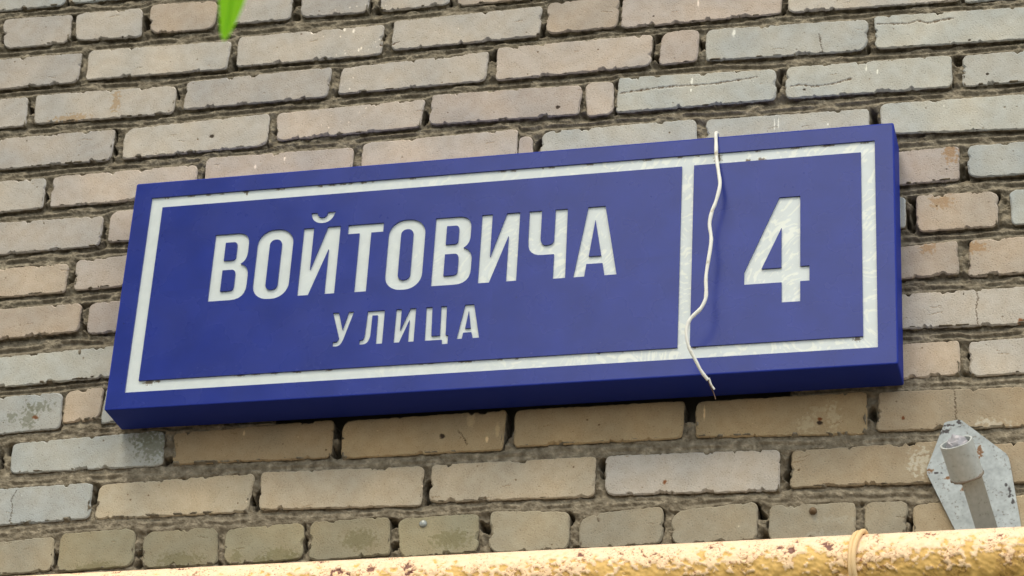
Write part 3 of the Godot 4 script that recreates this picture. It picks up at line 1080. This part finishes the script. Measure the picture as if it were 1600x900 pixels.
func build_bolts() -> void:
	for b in [["nail_head", [469, -387], 0.0056, 0.006, "rust_metal", "round rusty nail head in a brick above the pipe's wire loop"], ["bolt_head", [-103, -379], 0.0060, 0.0035, "pale_metal", "small pale metal bolt head in a brick just above the pipe"]]:
		var t := base(b[0], Vector3(b[1][0] * 0.001, Y0 + b[1][1] * 0.001, 0.0))
		tag(t, b[5], "nail" if b[0] == "nail_head" else "bolt")
		put("head", dome(b[2], b[3]), M[b[4]], t)
		put("shank", tube([Vector3(0, 0, -0.02), Vector3(0, 0, 0.001)], [b[2] * 0.55], 10), M[b[4]], t)


# ---------------------------------------------------------------- the tree, mostly outside the frame
func leaf_mesh(length: float, width: float, bend := 0.0, blunt := 0.85, n := 10) -> ArrayMesh:
	var st := new_st()
	st.set_smooth_group(0)
	for s in [-1.0, 1.0]:
		for i in n:
			var q := []
			for e in [[i, 0.0], [i + 1, 0.0], [i + 1, 1.0], [i, 1.0]]:
				var t: float = float(e[0]) / n
				var wd := width * 0.5 * pow(sin(PI * pow(t, 0.75)), blunt) if t < 1.0 else 0.0
				q.append(Vector3(s * wd * e[1] + bend * length * (t * t - t), -length * t, 0.34 * wd * e[1] + 0.06 * length * t * t))
			if s > 0: quad(st, q[0], q[3], q[2], q[1])
			else: quad(st, q[0], q[1], q[2], q[3])
	st.generate_normals()
	return st.commit()


func build_tree() -> void:
	var t := base("tree", Vector3(-4.3, 0, 5.6))
	tag(t, "leafy green tree whose drooping leaf tip hangs in at the top", "tree")
	var trunk_pts := curve_points([Vector3(0, -0.1, 0), Vector3(0.1, 1.5, 0.05), Vector3(0.0, 3.2, -0.1), Vector3(0.25, 5.4, -0.2), Vector3(0.2, 8.0, 0.0)], 4)
	var rad := []
	for i in trunk_pts.size(): rad.append(lerpf(0.20, 0.04, float(i) / (trunk_pts.size() - 1)))
	put("trunk", tube(trunk_pts, rad, 10), M.bark, t)
	var tips := []
	for k in 16:
		var a := TAU * k * 0.381
		var y := 3.6 + 0.28 * k
		var l := 2.6 - 0.10 * k
		var e := Vector3(cos(a) * l, y + 1.0, sin(a) * l)
		put("limb", tube(curve_points([Vector3(0.15, y, -0.1), Vector3(cos(a) * l * 0.5, y + 0.7, sin(a) * l * 0.5), e], 4), [0.045], 6), M.bark, t)
		tips.append(e)
		tips.append(Vector3(cos(a) * l * 0.55, y + 0.9, sin(a) * l * 0.55))
	var mm := MultiMesh.new()
	mm.transform_format = MultiMesh.TRANSFORM_3D
	mm.mesh = leaf_mesh(0.17, 0.085)
	mm.instance_count = 16000
	for i in mm.instance_count:
		var c: Vector3 = tips[rng.randi() % tips.size()]
		var o := Vector3(rng.randfn(), rng.randfn(), rng.randfn()) * 0.42
		var b := Basis.from_euler(Vector3(rng.randf_range(-1, 1), rng.randf_range(0, TAU), rng.randf_range(-1, 1)))
		mm.set_instance_transform(i, Transform3D(b, c + o))
	var crown := MultiMeshInstance3D.new()
	crown.name = "crown"
	crown.multimesh = mm
	crown.material_override = M.leaf
	crown.set_meta("kind", "stuff")
	t.add_child(crown, true)
	# the branch that droops towards the wall, with the leaf seen at the top of the picture
	var tip := Vector3(0.2805, Y0 - 0.786, 1.815) - t.position
	var root := Vector3(0.2, 4.4, -0.15)
	var hang := Vector3(0.297, Y0 - 0.66, 1.87) - t.position
	put("branch", tube(curve_points([root, Vector3(2.2, 4.9, -1.6), Vector3(4.6, 4.2, -3.2), hang + Vector3(-0.10, 0.22, 0.05), hang], 6), [0.012], 6), M.bark, t)
	for d in [[Vector3.ZERO, 0.0, 0.1], [Vector3(-0.04, 0.09, 0.02), 1.2, 0.5], [Vector3(-0.08, 0.17, 0.03), -1.1, 0.5], [Vector3(-0.16, 0.34, 0.03), 0.9, -0.6], [Vector3(-0.10, 0.24, 0.04), 2.6, 0.8]]:
		var lf := put("leaf", leaf_mesh(0.134, 0.029, -0.16, 0.62, 24), M.leaf_near, t)
		lf.position = hang + d[0]
		put("midrib", tube([Vector3(0, 0.012, -0.0005), Vector3(0.0053, -0.067, 0.0025), Vector3(0.0010, -0.126, 0.0072)], [0.0007], 5), M.leaf_near, lf)
		if d[1] == 0.0:
			var down := (tip - hang).normalized()
			var zz := Vector3(0.15, 0.4, 0.9)
			var xx := (-down).cross(zz).normalized()
			lf.basis = Basis(xx, -down, xx.cross(-down))
		else:
			lf.rotation = Vector3(0.3, d[1], d[2])


func dust_image() -> Image:
	# faint dust, fly specks and hair scratches on the blue
	var img := Image.create(1024, 1024, false, Image.FORMAT_RGB8)
	var a := fnl(41, 0.006, FastNoiseLite.TYPE_SIMPLEX, 4)
	var b := fnl(42, 0.2, FastNoiseLite.TYPE_SIMPLEX, 2)
	for j in 1024:
		for i in 1024:
			var v := 0.93 + 0.05 * a.get_noise_2d(i, j) + 0.022 * b.get_noise_2d(i, j)
			img.set_pixel(i, j, Color(v + 0.01 * a.get_noise_2d(i + 3000.0, j), v, v - 0.01))
	for k in 130:
		var x := rng.randi_range(4, 1019)
		var y := rng.randi_range(4, 1019)
		var pale := rng.randf() < 0.7
		for d in rng.randi_range(1, 5):
			img.set_pixel(x + rng.randi_range(-1, 1), y + rng.randi_range(-1, 1), Color(1, 1, 1) if pale else Color(0.5, 0.45, 0.4))
	for k in 16:
		var p := Vector2(rng.randf_range(60, 960), rng.randf_range(60, 960))
		var d := Vector2.from_angle(rng.randf_range(0.0, TAU))
		for t in rng.randi_range(8, 40):
			var q := p + d * t
			img.set_pixel(int(q.x), int(q.y), Color(1, 1, 1))
	return img


func plate_image() -> Image:
	# chipped grey paint with rust, 1 mm a pixel round the plate's middle
	var img := Image.create(256, 256, false, Image.FORMAT_RGB8)
	var a := fnl(43, 0.03, FastNoiseLite.TYPE_SIMPLEX, 4)
	var b := fnl(44, 0.14, FastNoiseLite.TYPE_SIMPLEX, 3)
	for j in 256:
		for i in 256:
			var v := 0.92 + 0.09 * a.get_noise_2d(i, j) + 0.05 * b.get_noise_2d(i, j)
			var c := Color(v, v, v)
			if b.get_noise_2d(i + 700.0, j) + 0.5 * a.get_noise_2d(i + 400.0, j) > 0.72:
				c = c.lerp(Color(0.50, 0.42, 0.36), 0.45)
			img.set_pixel(i, j, c)
	for p in [[14, 50, 4, 11, 0], [10, 40, 3, 6, 0], [-33, 12, 4, 3, 0], [-10, -8, 4, 4, 0], [-34, 83, 7, 4, 1], [-14, 96, 3, 6, 1], [-28, 92, 8, 2, 1], [-48, 20, 7, 2, 1], [52, -14, 2, 9, 1], [56, -26, 2, 6, 1], [48, -4, 3, 3, 1], [-40, -62, 3, 5, 1], [30, -70, 4, 2, 0], [22, 74, 3, 2, 0], [-56, 24, 5, 3, 0]]:
		for j in range(-14, 15):
			for i in range(-14, 15):
				var x: int = 128 + p[0] + i
				var y: int = 128 - p[1] + j
				var d := sqrt(pow(i / float(p[2]), 2) + pow(j / float(p[3]), 2)) + 0.9 * b.get_noise_2d(x, y)
				if d < 1.0 and x >= 0 and y >= 0 and x < 256 and y < 256:
					img.set_pixel(x, y, img.get_pixel(x, y).lerp(Color(0.62, 0.36, 0.16) if p[4] == 0 else Color(0.24, 0.20, 0.20), clampf((1.0 - d) * 2.0, 0.0, 0.85)))
	return img


func film_image() -> Image:
	# reflective film, 1 mm a pixel over the whole front: nearly clean on the left, rubbed and wrinkled in slanting strokes on the right
	var img := Image.create(1200, 400, false, Image.FORMAT_RGB8)
	var a := fnl(63, 0.045, FastNoiseLite.TYPE_SIMPLEX_SMOOTH, 3)
	var b := fnl(66, 0.012, FastNoiseLite.TYPE_SIMPLEX_SMOOTH, 3)
	for j in 400:
		for i in 1200:
			var worn := smooth(300.0, 900.0, i + 320.0 * b.get_noise_2d(i * 0.6, j * 0.6 + 900.0))
			var lean := 0.75 + 0.8 * b.get_noise_2d(i * 0.25 + 70.0, j * 0.25)
			var n := a.get_noise_2d((i + j * lean) * 1.3, (j - i * 0.75) * 0.22 + 60.0 * b.get_noise_2d(i, j)) + 0.35 * b.get_noise_2d(i * 1.7 + 500.0, j * 1.7)
			var st := smooth(0.12, 0.34, n) * (0.12 + 0.88 * worn)
			var c := Color(0.915, 0.93, 0.928).lerp(Color(1.0, 1.0, 0.965), st)
			var g := 0.02 * b.get_noise_2d(i * 3.0, j * 3.0) + 0.012 * a.get_noise_2d(i * 9.0, j * 9.0)
			img.set_pixel(i, j, Color(c.r + g, c.g + g, c.b + g))
	# crumbs of dirt caught along the recessed edges
	var rn := fnl(67, 0.2, FastNoiseLite.TYPE_SIMPLEX, 2)
	var list := [[185, 29, 3, 2], [188, 32, 2, 3], [936, 36, 4, 6], [982, 44, 4, 2], [1002, 44, 5, 2], [66, 355, 6, 3], [80, 354, 3, 2], [1142, 355, 4, 3], [310, 30, 3, 1.5], [620, 30, 4, 1.5], [907, 352, 3, 2]]
	for k in 46:
		list.append([rng.randf_range(40, 1160), 29.5 if k < 30 else 353.0, rng.randf_range(1.5, 9.0), rng.randf_range(0.7, 1.7)])
	for p in list:
		for j in range(int(p[1]) - 8, int(p[1]) + 9):
			for i in range(int(p[0]) - 12, int(p[0]) + 13):
				var d := sqrt(pow((i - p[0]) / p[2], 2) + pow((j - p[1]) / p[3], 2)) + 0.5 * rn.get_noise_2d(i, j)
				if d < 1.0:
					img.set_pixel(i, j, img.get_pixel(i, j).lerp(Color(0.40, 0.33, 0.24), clampf((1.0 - d) * 2.0, 0.0, 0.85)))
	return img


func make_materials() -> void:
	make_face_maps()
	M.face_tex = ImageTexture.create_from_image(face_img)
	M.bump_tex = ImageTexture.create_from_image(face_bump)
	M.mortar = mat(Color(1, 1, 1), 0.95)
	M.mortar.albedo_texture = noise_tex(fnl(61, 0.03, FastNoiseLite.TYPE_SIMPLEX, 5), 512, ramp([[0.0, Color(0.30, 0.26, 0.20)], [0.3, Color(0.42, 0.385, 0.315)], [0.6, Color(0.51, 0.475, 0.40)], [0.8, Color(0.60, 0.56, 0.475)], [1.0, Color(0.70, 0.665, 0.58)]]))
	M.mortar.uv1_triplanar = true
	M.mortar.uv1_world_triplanar = true
	M.mortar.uv1_scale = Vector3.ONE * 3.1
	M.mortar.heightmap_enabled = true
	M.mortar.heightmap_texture = noise_tex(fnl(62, 0.12, FastNoiseLite.TYPE_SIMPLEX, 3), 512)
	M.mortar.heightmap_scale = 0.16
	M.core = mat(Color(0.42, 0.39, 0.33), 0.95)
	M.blue = mat(Color(0.130, 0.200, 0.555), 0.30)
	M.blue.metallic_specular = 0.52
	M.blue.albedo_texture = ImageTexture.create_from_image(dust_image())
	M.blue.roughness_texture = noise_tex(fnl(68, 0.010, FastNoiseLite.TYPE_SIMPLEX, 4), 512, ramp([[0.0, Color(0.80, 0.80, 0.80)], [1.0, Color(1, 1, 1)]]))
	M.blue.uv1_triplanar = true
	M.blue.uv1_scale = Vector3.ONE * 1.6
	M.blue.heightmap_enabled = true
	M.blue.heightmap_texture = noise_tex(fnl(69, 0.008, FastNoiseLite.TYPE_SIMPLEX_SMOOTH, 2), 512)
	M.blue.heightmap_scale = 0.035
	M.blue_side = mat(Color(0.130, 0.200, 0.555), 0.6)
	M.blue_side.metallic_specular = 0.25
	M.film = mat(Color(0.895, 0.915, 0.905), 0.34)
	M.film.albedo_texture = ImageTexture.create_from_image(film_image())
	M.board = mat(Color(0.5, 0.5, 0.5), 0.7)
	M.cable = mat(Color(0.88, 0.88, 0.84), 0.45)
	M.cable.albedo_texture = noise_tex(fnl(45, 0.008, FastNoiseLite.TYPE_SIMPLEX, 4), 512, ramp([[0.0, Color(0.55, 0.47, 0.35)], [0.10, Color(0.80, 0.76, 0.68)], [0.20, Color(0.98, 0.98, 0.97)], [1.0, Color(1, 1, 1)]]))
	M.cable.uv1_triplanar = true
	M.cable.uv1_scale = Vector3.ONE * 5.0
	M.strand = mat(Color(0.42, 0.33, 0.26), 0.4, 0.6)
	M.loop = mat(Color(0.88, 0.75, 0.54), 0.55)
	var worn := ramp([[0.0, Color(0.45, 0.36, 0.28)], [0.10, Color(0.58, 0.54, 0.48)], [0.15, Color(0.90, 0.91, 0.90)], [1.0, Color(1, 1, 1)]])
	M.steel = mat(Color(0.725, 0.74, 0.72), 0.5)
	M.steel.albedo_texture = noise_tex(fnl(64, 0.03, FastNoiseLite.TYPE_SIMPLEX, 5), 512, worn)
	M.steel.uv1_triplanar = true
	M.steel.uv1_scale = Vector3.ONE * 7.0
	M.steel_dull = M.steel
	M.plate = mat(Color(0.70, 0.735, 0.735), 0.6)
	M.plate.albedo_texture = ImageTexture.create_from_image(plate_image())
	M.plate.uv1_scale = Vector3(1200.0 / 256.0, 400.0 / 256.0, 1)
	M.plate.uv1_offset = Vector3(-1.84375, -0.28125, 0)
	M.weld = mat(Color(0.50, 0.46, 0.40), 0.7)
	M.foil = mat(Color(0.66, 0.65, 0.66), 0.6, 0.4)
	M.rust_metal = mat(Color(0.42, 0.34, 0.24), 0.55, 0.3)
	M.pale_metal = mat(Color(0.60, 0.62, 0.60), 0.4, 0.4)
	M.bark = mat(Color(0.36, 0.31, 0.25), 0.9)
	M.leaf = mat(Color(0.27, 0.37, 0.12), 0.6)
	M.leaf.backlight_enabled = true
	M.leaf.backlight = Color(0.25, 0.4, 0.05)
	M.leaf_near = mat(Color(0.60, 0.80, 0.02), 0.5)
	M.leaf_near.backlight_enabled = true
	M.leaf_near.backlight = Color(0.55, 0.95, 0.02)
	M.ground = mat(Color(0.22, 0.22, 0.20), 0.95)
	M.ground.albedo_texture = noise_tex(fnl(65, 0.02, FastNoiseLite.TYPE_SIMPLEX, 5), 512, ramp([[0.0, Color(0.75, 0.75, 0.72)], [1.0, Color(1, 1, 1)]]))
	M.ground.uv1_triplanar = true
	M.ground.uv1_scale = Vector3.ONE * 0.4


func _ready() -> void:
	rng.seed = 20240611
	# camera
	var cam := Camera3D.new()
	cam.name = "camera"
	add_child(cam)
	var lens := CameraAttributesPhysical.new()
	lens.frustum_focal_length = 105.0
	lens.frustum_focus_distance = 3.75
	lens.exposure_aperture = 11.0
	cam.attributes = lens
	cam.fov = 12.9929
	cam.near = 0.05
	cam.far = 400.0
	cam.transform = Transform3D(Basis(Vector3(0.969726, 0.054503, -0.238034), Vector3(0.066176, 0.879645, 0.471005), Vector3(0.235057, -0.472498, 0.849408)), Vector3(0.91616, Y0 - 1.81759, 3.2763))
	cam.current = true
	# overcast sky and a veiled sun
	var sky_m := ProceduralSkyMaterial.new()
	sky_m.sky_top_color = Color(0.86, 0.87, 0.885)
	sky_m.sky_horizon_color = Color(0.91, 0.91, 0.90)
	sky_m.sky_curve = 0.15
	sky_m.ground_bottom_color = Color(0.32, 0.31, 0.28)
	sky_m.ground_horizon_color = Color(0.45, 0.44, 0.41)
	var sky := Sky.new()
	sky.sky_material = sky_m
	var env := Environment.new()
	env.background_mode = Environment.BG_SKY
	env.sky = sky
	env.tonemap_mode = Environment.TONE_MAPPER_LINEAR
	env.tonemap_exposure = 2.5
	env.sdfgi_enabled = true
	env.ssao_enabled = true
	env.ssil_enabled = true
	var we := WorldEnvironment.new()
	we.name = "world_environment"
	we.environment = env
	add_child(we)
	var sun := DirectionalLight3D.new()
	sun.name = "sun"
	sun.light_energy = 0.26
	sun.light_angular_distance = 20.0
	sun.light_color = Color(1.0, 0.95, 0.87)
	sun.shadow_enabled = true
	add_child(sun)
	sun.look_at_from_position(Vector3(-1.2, 6.0, 3.4), Vector3.ZERO)
	# the ground, then the wall and what hangs on it
	make_materials()
	var g := PlaneMesh.new()
	g.size = Vector2(300, 300)
	var ground := put("ground", g, M.ground, self)
	tag(ground, "grey worn ground in front of the wall", "ground", "", "structure")
	build_wall()
	build_sign()
	build_cable()
	build_pipe()
	build_holder()
	build_bolts()
	build_tree()
